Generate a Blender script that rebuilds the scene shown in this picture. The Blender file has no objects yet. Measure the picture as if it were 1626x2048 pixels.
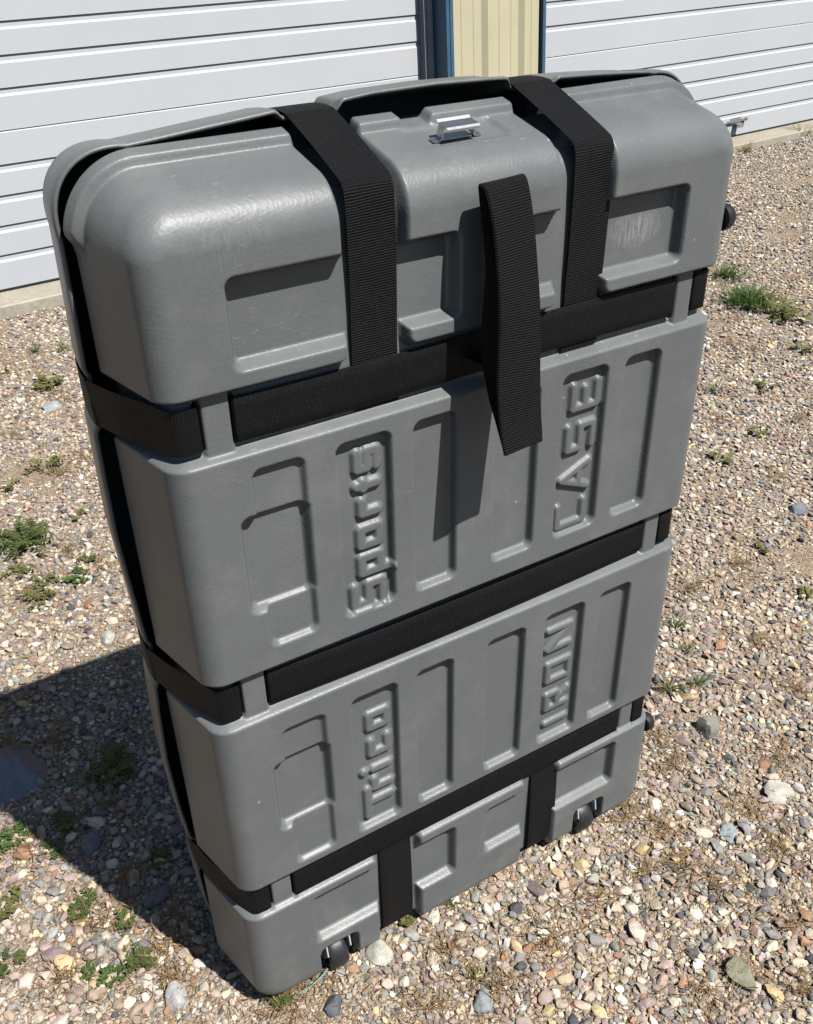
import bpy, bmesh, math, random
import numpy as np
from mathutils import Vector, Matrix

random.seed(7)
rng = np.random.default_rng(7)
sc = bpy.context.scene
COL = sc.collection
DZ = 0.05            # the case's own zero stands this far above the ground

# ------------------------------------------------------------------ camera
CAMR = np.array([[0.85266051, -0.5221005, -0.01952221],
                 [-0.29518206, -0.45056853, -0.84252926],
                 [0.43108885, 0.72415404, -0.53829669]])   # right, down, forward
CAMC = np.array([-0.6301403, -0.88110394, 1.45980106 + DZ])
FPX, W_PX, H_PX = 1950.0, 1626.0, 2048.0
cam_d = bpy.data.cameras.new('camera'); cam = bpy.data.objects.new('camera', cam_d); COL.objects.link(cam)
cam_d.sensor_fit = 'HORIZONTAL'; cam_d.sensor_width = 36.0; cam_d.lens = 36.0 * FPX / W_PX
cam_d.clip_start = 0.05; cam_d.clip_end = 400.0
m = Matrix.Identity(4)
for i in range(3):
    m[i][0] = CAMR[0][i]; m[i][1] = -CAMR[1][i]; m[i][2] = -CAMR[2][i]; m[i][3] = CAMC[i]
cam.matrix_world = m
sc.camera = cam

# ------------------------------------------------------------------ world, sun, exposure
SUN = Vector((0.249, -0.587, 1.0)).normalized()
world = bpy.data.worlds.new('World'); sc.world = world; world.use_nodes = True
wn = world.node_tree.nodes; wl = world.node_tree.links
bg = wn['Background']; bg.inputs['Strength'].default_value = 0.055
sky = wn.new('ShaderNodeTexSky'); sky.sky_type = 'NISHITA'; sky.sun_disc = False
sky.sun_elevation = math.asin(SUN.z); sky.sun_rotation = math.atan2(SUN.x, SUN.y)
sky.dust_density = 0.6; sky.ozone_density = 1.0
wl.new(sky.outputs[0], bg.inputs['Color'])
sd_ = bpy.data.lights.new('sun', 'SUN'); sun = bpy.data.objects.new('sun', sd_); COL.objects.link(sun)
sd_.energy = 5.0; sd_.angle = math.radians(0.53); sd_.color = (1.0, 0.968, 0.925)
sun.rotation_euler = SUN.to_track_quat('Z', 'Y').to_euler(); sun.location = (2, -4, 8)
sc.view_settings.view_transform = 'Standard'; sc.view_settings.look = 'None'
sc.view_settings.exposure = 0.16; sc.view_settings.gamma = 1.0; sc.view_settings.use_curve_mapping = False
sc.render.engine = 'CYCLES'
sc.cycles.use_denoising = True
sc.cycles.max_bounces = 4
sc.cycles.diffuse_bounces = 0
sc.cycles.glossy_bounces = 2
sc.cycles.transmission_bounces = 2
sc.cycles.caustics_reflective = False
sc.cycles.caustics_refractive = False

# ------------------------------------------------------------------ material helpers
def new_mat(name):
    M = bpy.data.materials.new(name); M.use_nodes = True
    nt = M.node_tree
    return M, nt.nodes, nt.links, nt.nodes['Principled BSDF']

def nd(n, t, **kw):
    x = n.new(t)
    for k, v in kw.items(): setattr(x, k, v)
    return x

def ramp(n, stops, interp='LINEAR'):
    r = n.new('ShaderNodeValToRGB'); r.color_ramp.interpolation = interp
    el = r.color_ramp.elements
    while len(el) < len(stops): el.new(0.5)
    for e, (p, c) in zip(el, stops):
        e.position = p; e.color = (c[0], c[1], c[2], 1) if len(c) == 3 else c
    return r

def noise(n, l, scale, detail=4.0, rough=0.55, vec=None, dist=0.0):
    t = n.new('ShaderNodeTexNoise'); t.inputs['Scale'].default_value = scale
    t.inputs['Detail'].default_value = detail; t.inputs['Roughness'].default_value = rough
    t.inputs['Distortion'].default_value = dist
    if vec is not None: l.new(vec, t.inputs['Vector'])
    return t

def bump(n, l, height, strength, dist, prev=None):
    b = n.new('ShaderNodeBump'); b.inputs['Strength'].default_value = strength
    b.inputs['Distance'].default_value = dist
    l.new(height, b.inputs['Height'])
    if prev is not None: l.new(prev, b.inputs['Normal'])
    return b

def mixc(n, l, fac, a, b, mode='MIX'):
    x = n.new('ShaderNodeMix'); x.data_type = 'RGBA'; x.blend_type = mode
    for sock, v in ((x.inputs[0], fac), (x.inputs[6], a), (x.inputs[7], b)):
        if isinstance(v, bpy.types.NodeSocket): l.new(v, sock)
        elif isinstance(v, (tuple, list)): sock.default_value = (v[0], v[1], v[2], 1)
        else: sock.default_value = v
    return x.outputs[2]

def mth(n, l, op, a, b=None, c=None, clamp=False):
    x = n.new('ShaderNodeMath'); x.operation = op; x.use_clamp = clamp
    for i, v in enumerate((a, b, c)):
        if v is None: continue
        if isinstance(v, bpy.types.NodeSocket): l.new(v, x.inputs[i])
        else: x.inputs[i].default_value = v
    return x.outputs[0]

MAT = {}

def mat_plastic():
    M, n, l, p = new_mat('grey_moulded_plastic')
    tc = n.new('ShaderNodeTexCoord'); ob = tc.outputs['Object']
    big = noise(n, l, 5.0, 3, 0.6, ob)
    fine = noise(n, l, 330.0, 1, 0.6, ob)
    cr = ramp(n, [(0.3, (0.148, 0.159, 0.160)), (0.7, (0.176, 0.188, 0.188))])
    l.new(big.outputs[0], cr.inputs[0])
    # fine pale dust and speckle
    cr2 = ramp(n, [(0.60, (0, 0, 0)), (0.80, (1, 1, 1))]); l.new(fine.outputs[0], cr2.inputs[0])
    f2 = mth(n, l, 'MULTIPLY', cr2.outputs[0], 0.12)
    c = mixc(n, l, f2, cr.outputs[0], (0.36, 0.37, 0.36))
    # streaky white scuffs: thin worms of stretched noise, only in a few spots
    sx = n.new('ShaderNodeMapping'); sx.inputs['Scale'].default_value = (60, 60, 420); sx.inputs['Rotation'].default_value = (0, 0.5, 0)
    l.new(ob, sx.inputs['Vector'])
    st = noise(n, l, 1.0, 4, 0.7, sx.outputs[0])
    spots = noise(n, l, 9.0, 2, 0.5, ob)
    sp = ramp(n, [(0.56, (0, 0, 0)), (0.70, (1, 1, 1))]); l.new(spots.outputs[0], sp.inputs[0])
    sr = ramp(n, [(0.62, (0, 0, 0)), (0.68, (1, 1, 1))]); l.new(st.outputs[0], sr.inputs[0])
    sepx = n.new('ShaderNodeSeparateXYZ'); l.new(ob, sepx.inputs[0])
    def spot(cx, cz, rx, rz):
        a = mth(n, l, 'DIVIDE', mth(n, l, 'SUBTRACT', sepx.outputs[0], cx), rx)
        b = mth(n, l, 'DIVIDE', mth(n, l, 'SUBTRACT', sepx.outputs[2], cz), rz)
        q = mth(n, l, 'ADD', mth(n, l, 'MULTIPLY', a, a), mth(n, l, 'MULTIPLY', b, b))
        return mth(n, l, 'SUBTRACT', 1.0, q, clamp=True)
    big_scuff = mth(n, l, 'MULTIPLY', spot(0.250, 1.094, 0.048, 0.026), 0.9, clamp=True)
    s3 = noise(n, l, 1.0, 5, 0.75, None)
    mp = n.new('ShaderNodeMapping'); mp.inputs['Scale'].default_value = (330, 330, 45); l.new(ob, mp.inputs['Vector']); l.new(mp.outputs[0], s3.inputs['Vector'])
    r3 = ramp(n, [(0.42, (0, 0, 0)), (0.62, (1, 1, 1))]); l.new(s3.outputs[0], r3.inputs[0])
    m1 = mth(n, l, 'MULTIPLY', big_scuff, r3.outputs[0])
    m2 = mth(n, l, 'MULTIPLY', mth(n, l, 'MULTIPLY', sp.outputs[0], sr.outputs[0]), 0.8)
    m3 = mth(n, l, 'MULTIPLY', mth(n, l, 'MULTIPLY', spot(-0.30, 1.185, 0.06, 0.05), r3.outputs[0]), 0.18)
    m4 = mth(n, l, 'MULTIPLY', mth(n, l, 'MULTIPLY', spot(0.0, 0.33, 0.03, 0.05), sr.outputs[0]), 0.7)
    msum = mth(n, l, 'ADD', mth(n, l, 'ADD', m1, m2), mth(n, l, 'ADD', m3, m4), clamp=True)
    c = mixc(n, l, mth(n, l, 'MULTIPLY', msum, 0.72), c, (0.50, 0.51, 0.49))
    vn = n.new('ShaderNodeTexVoronoi'); vn.inputs['Scale'].default_value = 26.0; l.new(ob, vn.inputs['Vector'])
    vs2 = n.new('ShaderNodeSeparateColor'); l.new(vn.outputs['Color'], vs2.inputs[0])
    lim = mth(n, l, 'MULTIPLY', mth(n, l, 'SUBTRACT', vs2.outputs[0], 0.55, clamp=True), 0.16)
    nick = mth(n, l, 'LESS_THAN', vn.outputs['Distance'], lim)
    c = mixc(n, l, mth(n, l, 'MULTIPLY', nick, 0.5), c, (0.52, 0.53, 0.52))
    dust = noise(n, l, 11.0, 5, 0.7, ob)
    dur = ramp(n, [(0.5, (0, 0, 0)), (0.75, (1, 1, 1))]); l.new(dust.outputs[0], dur.inputs[0])
    c = mixc(n, l, mth(n, l, 'MULTIPLY', dur.outputs[0], 0.22), c, (0.36, 0.35, 0.325))
    # dusty settled dirt low on the case
    low = ramp(n, [(0.0, (1, 1, 1)), (1.0, (0, 0, 0))])
    l.new(mth(n, l, 'DIVIDE', sepx.outputs[2], 0.16, clamp=True), low.inputs[0])
    dn = noise(n, l, 22.0, 5, 0.65, ob)
    dr = ramp(n, [(0.45, (0, 0, 0)), (0.75, (1, 1, 1))]); l.new(dn.outputs[0], dr.inputs[0])
    c = mixc(n, l, mth(n, l, 'MULTIPLY', mth(n, l, 'MULTIPLY', low.outputs[0], dr.outputs[0]), 0.22), c, (0.34, 0.29, 0.22))
    l.new(c, p.inputs['Base Color'])
    rr = ramp(n, [(0.3, (0.36, 0.36, 0.36)), (0.7, (0.45, 0.45, 0.45))]); l.new(big.outputs[0], rr.inputs[0])
    l.new(rr.outputs[0], p.inputs['Roughness'])
    p.inputs['Specular IOR Level'].default_value = 0.45
    # leather-like grain
    wv = noise(n, l, 70.0, 0, 0.5, ob)
    vm = n.new('ShaderNodeVectorMath'); vm.operation = 'MULTIPLY_ADD'
    l.new(wv.outputs['Color'], vm.inputs[0]); vm.inputs[1].default_value = (0.008, 0.008, 0.008); l.new(ob, vm.inputs[2])
    vo = n.new('ShaderNodeTexVoronoi'); vo.feature = 'F1'; vo.inputs['Scale'].default_value = 230.0
    l.new(vm.outputs[0], vo.inputs['Vector'])
    b1 = bump(n, l, vo.outputs['Distance'], 0.14, 0.0010)
    b2 = bump(n, l, fine.outputs[0], 0.08, 0.0005, b1.outputs[0])
    l.new(b2.outputs[0], p.inputs['Normal'])
    return M

def mat_webbing():
    M, n, l, p = new_mat('black_nylon_webbing')
    uv = n.new('ShaderNodeUVMap'); uv.uv_map = 'UVMap'
    se = n.new('ShaderNodeSeparateXYZ'); l.new(uv.outputs[0], se.inputs[0])
    tc = n.new('ShaderNodeTexCoord')
    wob = noise(n, l, 120.0, 2, 0.5, tc.outputs['Object'])
    u = mth(n, l, 'ADD', se.outputs[0], mth(n, l, 'MULTIPLY', wob.outputs[0], 0.0012))
    a = mth(n, l, 'SINE', mth(n, l, 'MULTIPLY', u, 2 * math.pi / 0.0029))
    b = mth(n, l, 'SINE', mth(n, l, 'MULTIPLY', se.outputs[1], 2 * math.pi / 0.0024))
    ab = mth(n, l, 'MULTIPLY', a, b)
    h = mth(n, l, 'ADD', mth(n, l, 'MULTIPLY', a, 0.65), mth(n, l, 'MULTIPLY', ab, 0.5))
    sp = noise(n, l, 520.0, 2, 0.6, tc.outputs['Object'])
    spr = ramp(n, [(0.62, (0, 0, 0)), (0.78, (1, 1, 1))]); l.new(sp.outputs[0], spr.inputs[0])
    bigv = noise(n, l, 14.0, 4, 0.6, tc.outputs['Object'])
    base = ramp(n, [(0.3, (0.0018, 0.0019, 0.0025)), (0.75, (0.0046, 0.0048, 0.0056))]); l.new(bigv.outputs[0], base.inputs[0])
    crest = mth(n, l, 'MULTIPLY', mth(n, l, 'ADD', a, 1.0), 0.30)
    c = mixc(n, l, crest, base.outputs[0], (0.0150, 0.0155, 0.0170))
    c = mixc(n, l, mth(n, l, 'MULTIPLY', spr.outputs[0], 0.38), c, (0.10, 0.10, 0.105))
    l.new(c, p.inputs['Base Color'])
    p.inputs['Roughness'].default_value = 0.6; p.inputs['Specular IOR Level'].default_value = 0.18
    b1 = bump(n, l, h, 0.75, 0.0009)
    b2 = bump(n, l, sp.outputs[0], 0.3, 0.0006, b1.outputs[0])
    l.new(b2.outputs[0], p.inputs['Normal'])
    return M

def mat_simple(name, col, rough=0.5, metal=0.0, var=0.0, scale=8.0, bmp=0.0, bscale=60.0, bdist=0.002, spec=0.5):
    M, n, l, p = new_mat(name)
    p.inputs['Roughness'].default_value = rough; p.inputs['Metallic'].default_value = metal
    p.inputs['Specular IOR Level'].default_value = spec
    tc = n.new('ShaderNodeTexCoord')
    t = noise(n, l, scale, 5, 0.6, tc.outputs['Object'])
    lo = tuple(max(0, c * (1 - var)) for c in col); hi = tuple(min(1, c * (1 + var)) for c in col)
    r = ramp(n, [(0.3, lo), (0.7, hi)]); l.new(t.outputs[0], r.inputs[0]); l.new(r.outputs[0], p.inputs['Base Color'])
    if bmp > 0:
        t2 = noise(n, l, bscale, 4, 0.6, tc.outputs['Object'])
        b = bump(n, l, t2.outputs[0], bmp, bdist); l.new(b.outputs[0], p.inputs['Normal'])
    return M

def mat_door():
    M, n, l, p = new_mat('white_painted_steel')
    tc = n.new('ShaderNodeTexCoord'); ob = tc.outputs['Object']
    t = noise(n, l, 1.6, 4, 0.6, ob)
    r = ramp(n, [(0.3, (0.612, 0.632, 0.654)), (0.7, (0.645, 0.660, 0.676))]); l.new(t.outputs[0], r.inputs[0])
    d = noise(n, l, 30.0, 5, 0.7, ob)
    dr = ramp(n, [(0.62, (0, 0, 0)), (0.8, (1, 1, 1))]); l.new(d.outputs[0], dr.inputs[0])
    sep = n.new('ShaderNodeSeparateXYZ'); l.new(ob, sep.inputs[0])
    low = mth(n, l, 'SUBTRACT', 1.0, mth(n, l, 'DIVIDE', sep.outputs[2], 0.5), clamp=True)
    c = mixc(n, l, mth(n, l, 'MULTIPLY', mth(n, l, 'MULTIPLY', low, dr.outputs[0]), 0.45), r.outputs[0], (0.52, 0.48, 0.42))
    l.new(c, p.inputs['Base Color'])
    p.inputs['Roughness'].default_value = 0.45; p.inputs['Specular IOR Level'].default_value = 0.35
    o = noise(n, l, 400.0, 3, 0.5, ob); b = bump(n, l, o.outputs[0], 0.08, 0.0006)
    w = noise(n, l, 2.2, 2, 0.5, ob); b2 = bump(n, l, w.outputs[0], 0.12, 0.01, b.outputs[0])
    l.new(b2.outputs[0], p.inputs['Normal'])
    return M

def mat_concrete():
    M, n, l, p = new_mat('weathered_concrete')
    tc = n.new('ShaderNodeTexCoord'); ob = tc.outputs['Object']
    t = noise(n, l, 3.0, 6, 0.65, ob); t2 = noise(n, l, 45.0, 5, 0.7, ob)
    r = ramp(n, [(0.3, (0.42, 0.37, 0.28)), (0.7, (0.56, 0.51, 0.41))]); l.new(t.outputs[0], r.inputs[0])
    r2 = ramp(n, [(0.35, (0.7, 0.7, 0.7)), (0.6, (1, 1, 1))]); l.new(t2.outputs[0], r2.inputs[0])
    c = mixc(n, l, 0.7, r.outputs[0], r2.outputs[0], 'MULTIPLY')
    l.new(c, p.inputs['Base Color']); p.inputs['Roughness'].default_value = 0.9
    b = bump(n, l, t2.outputs[0], 0.5, 0.004); l.new(b.outputs[0], p.inputs['Normal'])
    return M

def mat_dirt():
    M, n, l, p = new_mat('sandy_grit')
    tc = n.new('ShaderNodeTexCoord'); ob = tc.outputs['Object']
    v = n.new('ShaderNodeTexVoronoi'); v.inputs['Scale'].default_value = 260.0; l.new(ob, v.inputs['Vector'])
    hs = ramp(n, [(0.0, (0.34, 0.24, 0.15)), (0.2, (0.52, 0.40, 0.26)), (0.36, (0.28, 0.24, 0.19)), (0.5, (0.62, 0.52, 0.37)),
                  (0.66, (0.20, 0.16, 0.13)), (0.78, (0.40, 0.27, 0.18)), (0.9, (0.66, 0.60, 0.48))], 'CONSTANT')
    se = n.new('ShaderNodeSeparateColor'); l.new(v.outputs['Color'], se.inputs[0]); l.new(se.outputs[0], hs.inputs[0])
    t = noise(n, l, 6.0, 5, 0.6, ob)
    br = ramp(n, [(0.35, (0.32, 0.22, 0.15)), (0.65, (0.44, 0.34, 0.25))]); l.new(t.outputs[0], br.inputs[0])
    c = mixc(n, l, 0.30, hs.outputs[0], br.outputs[0])
    l.new(c, p.inputs['Base Color']); p.inputs['Roughness'].default_value = 0.95; p.inputs['Specular IOR Level'].default_value = 0.2
    inv = mth(n, l, 'SUBTRACT', 1.0, v.outputs['Distance'])
    b = bump(n, l, inv, 0.9, 0.005); l.new(b.outputs[0], p.inputs['Normal'])
    return M

def mat_stone(name, use_attr):
    M, n, l, p = new_mat(name)
    if use_attr:
        a = n.new('ShaderNodeAttribute'); a.attribute_name = 'stone_color'; col = a.outputs['Color']
        tc = n.new('ShaderNodeNewGeometry'); vec = tc.outputs['Position']; k = 1.0
    else:
        a = n.new('ShaderNodeObjectInfo'); col = a.outputs['Color']
        tc = n.new('ShaderNodeNewGeometry'); vec = tc.outputs['Position']; k = 1.0
    t = noise(n, l, 70.0, 3, 0.65, vec)
    r = ramp(n, [(0.25, (0.62, 0.62, 0.62)), (0.5, (1, 1, 1)), (0.8, (1.32, 1.28, 1.22))]); l.new(t.outputs[0], r.inputs[0])
    c = mixc(n, l, 1.0, col, r.outputs[0], 'MULTIPLY')
    t2 = noise(n, l, 420.0, 1, 0.7, vec)
    r2 = ramp(n, [(0.35, (0.80, 0.80, 0.80)), (0.65, (1.1, 1.1, 1.1))]); l.new(t2.outputs[0], r2.inputs[0])
    c = mixc(n, l, 0.8, c, r2.outputs[0], 'MULTIPLY')
    l.new(c, p.inputs['Base Color']); p.inputs['Roughness'].default_value = 0.72
    p.inputs['Specular IOR Level'].default_value = 0.35
    b = bump(n, l, t2.outputs[0], 0.35, 0.0015); b2 = bump(n, l, t.outputs[0], 0.4, 0.004, b.outputs[0])
    l.new(b2.outputs[0], p.inputs['Normal'])
    return M

def mat_leaf(name, col, col2):
    M, n, l, p = new_mat(name)
    g = n.new('ShaderNodeNewGeometry')
    r = ramp(n, [(0.0, col), (1.0, col2)]); l.new(g.outputs['Random Per Island'], r.inputs[0])
    l.new(r.outputs[0], p.inputs['Base Color']); p.inputs['Roughness'].default_value = 0.6
    tr = n.new('ShaderNodeBsdfTranslucent'); l.new(r.outputs[0], tr.inputs['Color'])
    mx = n.new('ShaderNodeMixShader'); mx.inputs[0].default_value = 0.4
    l.new(p.outputs[0], mx.inputs[1]); l.new(tr.outputs[0], mx.inputs[2])
    l.new(mx.outputs[0], n['Material Output'].inputs['Surface'])
    return M

def mat_slab():
    M, n, l, p = new_mat('banded_red_and_blue_stone')
    tc = n.new('ShaderNodeTexCoord'); ob = tc.outputs['Object']
    t = noise(n, l, 16.0, 5, 0.6, ob)
    se = n.new('ShaderNodeSeparateXYZ'); l.new(ob, se.inputs[0])
    k = mth(n, l, 'ADD', mth(n, l, 'MULTIPLY', se.outputs[0], 9.0), mth(n, l, 'MULTIPLY', mth(n, l, 'SUBTRACT', t.outputs[0], 0.5), 0.5))
    r = ramp(n, [(0.0, (0.22, 0.25, 0.30)), (0.22, (0.25, 0.27, 0.31)), (0.30, (0.25, 0.20, 0.19)), (1.0, (0.28, 0.18, 0.17))])
    l.new(k, r.inputs[0])
    r2 = ramp(n, [(0.3, (0.75, 0.75, 0.75)), (0.7, (1.15, 1.15, 1.15))]); t2 = noise(n, l, 60.0, 5, 0.7, ob); l.new(t2.outputs[0], r2.inputs[0])
    l.new(mixc(n, l, 1.0, r.outputs[0], r2.outputs[0], 'MULTIPLY'), p.inputs['Base Color'])
    p.inputs['Roughness'].default_value = 0.8
    b = bump(n, l, t2.outputs[0], 0.5, 0.003); l.new(b.outputs[0], p.inputs['Normal'])
    return M

MAT['plastic'] = mat_plastic()
MAT['web'] = mat_webbing()
MAT['door'] = mat_door()
MAT['concrete'] = mat_concrete()
MAT['dirt'] = mat_dirt()
MAT['gravel'] = mat_stone('mixed_gravel', True)
MAT['stone'] = mat_stone('river_stone', False)
MAT['slab'] = mat_slab()
MAT['yellow'] = mat_simple('cream_yellow_siding', (0.66, 0.60, 0.40), 0.45, 0, 0.05, 3.0)
MAT['blue'] = mat_simple('blue_painted_trim', (0.060, 0.135, 0.225), 0.45, 0, 0.12, 6.0)
MAT['grey_pvc'] = mat_simple('grey_vinyl_stop', (0.50, 0.50, 0.52), 0.6, 0, 0.1, 10.0)
MAT['rubber'] = mat_simple('black_rubber', (0.018, 0.018, 0.02), 0.5, 0, 0.3, 40.0, 0.3, 150, 0.001)
MAT['caster'] = mat_simple('worn_black_caster', (0.028, 0.028, 0.032), 0.42, 0, 0.35, 60.0, 0.4, 200, 0.001)
MAT['zinc'] = mat_simple('zinc_plated_steel', (0.62, 0.63, 0.64), 0.36, 1.0, 0.08, 30.0, 0.2, 90, 0.0008)
MAT['dullsteel'] = mat_simple('dull_galvanised_steel', (0.55, 0.55, 0.54), 0.45, 0.9, 0.12, 30.0)
MAT['fork'] = mat_simple('bright_zinc_fork', (0.66, 0.68, 0.70), 0.45, 0.25, 0.1, 60.0)
MAT['grass_green'] = mat_leaf('green_weed_leaf', (0.065, 0.140, 0.030), (0.16, 0.25, 0.065))
MAT['grass_deep'] = mat_leaf('deep_green_weed_leaf', (0.085, 0.135, 0.035), (0.18, 0.215, 0.065))
MAT['grass_olive'] = mat_leaf('olive_weed_leaf', (0.14, 0.17, 0.050), (0.30, 0.29, 0.10))
MAT['straw'] = mat_leaf('dry_straw', (0.28, 0.16, 0.07), (0.54, 0.38, 0.19))
MAT['twine'] = mat_simple('green_plastic_twine', (0.22, 0.40, 0.33), 0.5, 0, 0.2, 200.0)

# ------------------------------------------------------------------ object helpers
def tag(o, label=None, cat=None, group=None, kind=None):
    if label: o['label'] = label
    if cat: o['category'] = cat
    if group: o['group'] = group
    if kind: o['kind'] = kind
    return o

def empty(name, loc=(0, 0, 0)):
    o = bpy.data.objects.new(name, None); COL.objects.link(o); o.location = loc; o.empty_display_size = 0.1
    return o

def np_mesh(name, verts, faces, smooth=True):
    """verts (N,3) array, faces (F,k) int array with one k"""
    me = bpy.data.meshes.new(name)
    verts = np.asarray(verts, np.float32); faces = np.asarray(faces, np.int32)
    F, k = faces.shape
    me.vertices.add(len(verts)); me.vertices.foreach_set('co', verts.ravel())
    me.loops.add(F * k); me.loops.foreach_set('vertex_index', faces.ravel())
    me.polygons.add(F); me.polygons.foreach_set('loop_start', np.arange(F, dtype=np.int32) * k)
    me.polygons.foreach_set('loop_total', np.full(F, k, np.int32))
    me.polygons.foreach_set('use_smooth', np.full(F, smooth, bool))
    me.update(calc_edges=True); me.validate()
    return me

def link(name, me, mat, parent=None, loc=None):
    o = bpy.data.objects.new(name, me); COL.objects.link(o)
    if mat is not None and len(me.materials) == 0: me.materials.append(mat)
    if parent is not None: o.parent = parent
    if loc is not None: o.location = loc
    return o

def bm_obj(name, bm, mat, parent=None, smooth=False, bevel=0.0, seg=2, loc=None):
    if bevel > 0:
        es = [e for e in bm.edges if len(e.link_faces) == 2 and e.calc_face_angle(0) > 0.5]
        bmesh.ops.bevel(bm, geom=es, offset=bevel, segments=seg, affect='EDGES', profile=0.5)
    bmesh.ops.recalc_face_normals(bm, faces=bm.faces)
    me = bpy.data.meshes.new(name); bm.to_mesh(me); bm.free()
    if smooth:
        for f in me.polygons: f.use_smooth = True
        me.set_sharp_from_angle(angle=math.radians(40))
    return link(name, me, mat, parent, loc)

def add_box(bm, lo, hi, mat=None):
    vs = [bm.verts.new((x, y, z)) for x in (lo[0], hi[0]) for y in (lo[1], hi[1]) for z in (lo[2], hi[2])]
    for f in ((0, 1, 3, 2), (4, 6, 7, 5), (0, 4, 5, 1), (2, 3, 7, 6), (0, 2, 6, 4), (1, 5, 7, 3)):
        bm.faces.new([vs[i] for i in f])
    if mat is not None: bmesh.ops.transform(bm, matrix=mat, verts=vs)
    return vs

def add_extrude(bm, prof, x0, x1, closed=True):
    """profile of (y,z) points extruded along x"""
    a = [bm.verts.new((x0, p[0], p[1])) for p in prof]; b = [bm.verts.new((x1, p[0], p[1])) for p in prof]
    n = len(prof)
    for i in range(n if closed else n - 1):
        j = (i + 1) % n
        bm.faces.new((a[i], a[j], b[j], b[i]))
    if closed:
        bm.faces.new(a[::-1]); bm.faces.new(b)

def add_lathe(bm, prof, axis, center, seg=32):
    """prof: (r, t) along axis ('x' or 'z')"""
    rings = []
    for r, t in prof:
        ring = []
        for k in range(seg):
            a = 2 * math.pi * k / seg
            c, s = math.cos(a) * r, math.sin(a) * r
            p = (t, c, s) if axis == 'x' else (c, s, t)
            ring.append(bm.verts.new((center[0] + p[0], center[1] + p[1], center[2] + p[2])))
        rings.append(ring)
    for i in range(len(rings) - 1):
        for k in range(seg):
            j = (k + 1) % seg
            bm.faces.new((rings[i][k], rings[i][j], rings[i + 1][j], rings[i + 1][k]))
    bm.faces.new(rings[0][::-1]); bm.faces.new(rings[-1])

def ss(t):
    t = np.clip(t, 0, 1); return t * t * (3 - 2 * t)

def project(P):
    """world points (N,3) -> photo pixels and depth"""
    c = (P - CAMC) @ CAMR.T
    z = np.where(np.abs(c[:, 2]) < 1e-6, 1e-6, c[:, 2])
    return FPX * c[:, 0] / z + W_PX / 2, FPX * c[:, 1] / z + H_PX / 2, c[:, 2]

# ================================================================== SETTING: ground
GX0, GX1, GY0, GY1 = -60.0, 60.0, -60.0, 60.0
bm = bmesh.new()
vs = [bm.verts.new(p) for p in ((GX0, GY0, 0), (GX1, GY0, 0), (GX1, GY1, 0), (GX0, GY1, 0))]
bm.faces.new(vs)
ground = bm_obj('gravel_ground', bm, MAT['dirt'])
tag(ground, kind='structure')

# ================================================================== SETTING: metal building with two doors
WX = Vector((0.998, 0.066, -0.001)).normalized()
WZ = Vector((-0.002, 0.055, 0.998)); WZ = (WZ - WX * WZ.dot(WX)).normalized()
WYv = WZ.cross(WX)
D0 = Vector((-0.021, 3.603, 0.040))            # foot of the door plane on the footing
def wall_matrix():
    M_ = Matrix.Identity(4)
    for i in range(3):
        M_[i][0] = WX[i]; M_[i][1] = WYv[i]; M_[i][2] = WZ[i]; M_[i][3] = D0[i]
    return M_
WM = wall_matrix()
# wall local axes: x along the wall, -y towards the viewer, z up

# concrete footing
bm = bmesh.new()
prof = [(-0.195, -0.12), (-0.195, 0.0), (-0.188, 0.006), (-0.03, 0.012), (0.5, 0.012), (0.5, -0.12)]
prof = [(a, b - 0.006) for a, b in prof]
add_extrude(bm, prof, -14.0, 16.0)
fo = bm_obj('concrete_footing', bm, MAT['concrete'], smooth=False)
fo.matrix_world = WM; tag(fo, kind='structure')

def door_section(x0, x1, z0, hgt, ribs, first):
    """one hinged door section: a sheet with pressed grooves running its whole length"""
    pr = [(0.0, z0 + (0.016 if first else 0.0015))]
    for r in ribs:
        pr += [(0.0, z0 + r - 0.030), (0.0060, z0 + r - 0.0215), (0.0062, z0 + r - 0.0004), (0.0, z0 + r + 0.0012)]
    pr += [(0.0, z0 + hgt - 0.0065), (0.0045, z0 + hgt - 0.0015)]
    bm = bmesh.new()
    n0 = len(pr)
    back = [(0.045, z0 + hgt - 0.0015), (0.045, pr[0][1])]
    add_extrude(bm, pr + back, x0, x1)
    return bm

def make_door(name, x0, x1, label):
    d = empty(name); d.matrix_world = WM
    tag(d, label, 'garage door', 'white overhead doors', 'thing')
    z = 0.0
    for k in range(4):
        s = bm_obj('door_section', door_section(x0, x1, z, 0.655, (0.160, 0.2815, 0.403, 0.5245), k == 0), MAT['door'], d)
        z += 0.655
    bm = bmesh.new(); add_box(bm, (x0, -0.004, -0.001), (x1, 0.04, 0.0175)); bm_obj('bottom_seal', bm, MAT['rubber'], d, bevel=0.003)
    return d
door_l = make_door('overhead_door', -3.2, 2.338, 'wide white ribbed overhead door left of the cream siding strip')
door_r = make_door('overhead_door', 3.02, 8.2, 'white ribbed overhead door right of the blue edge, with a small slide lock')

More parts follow.
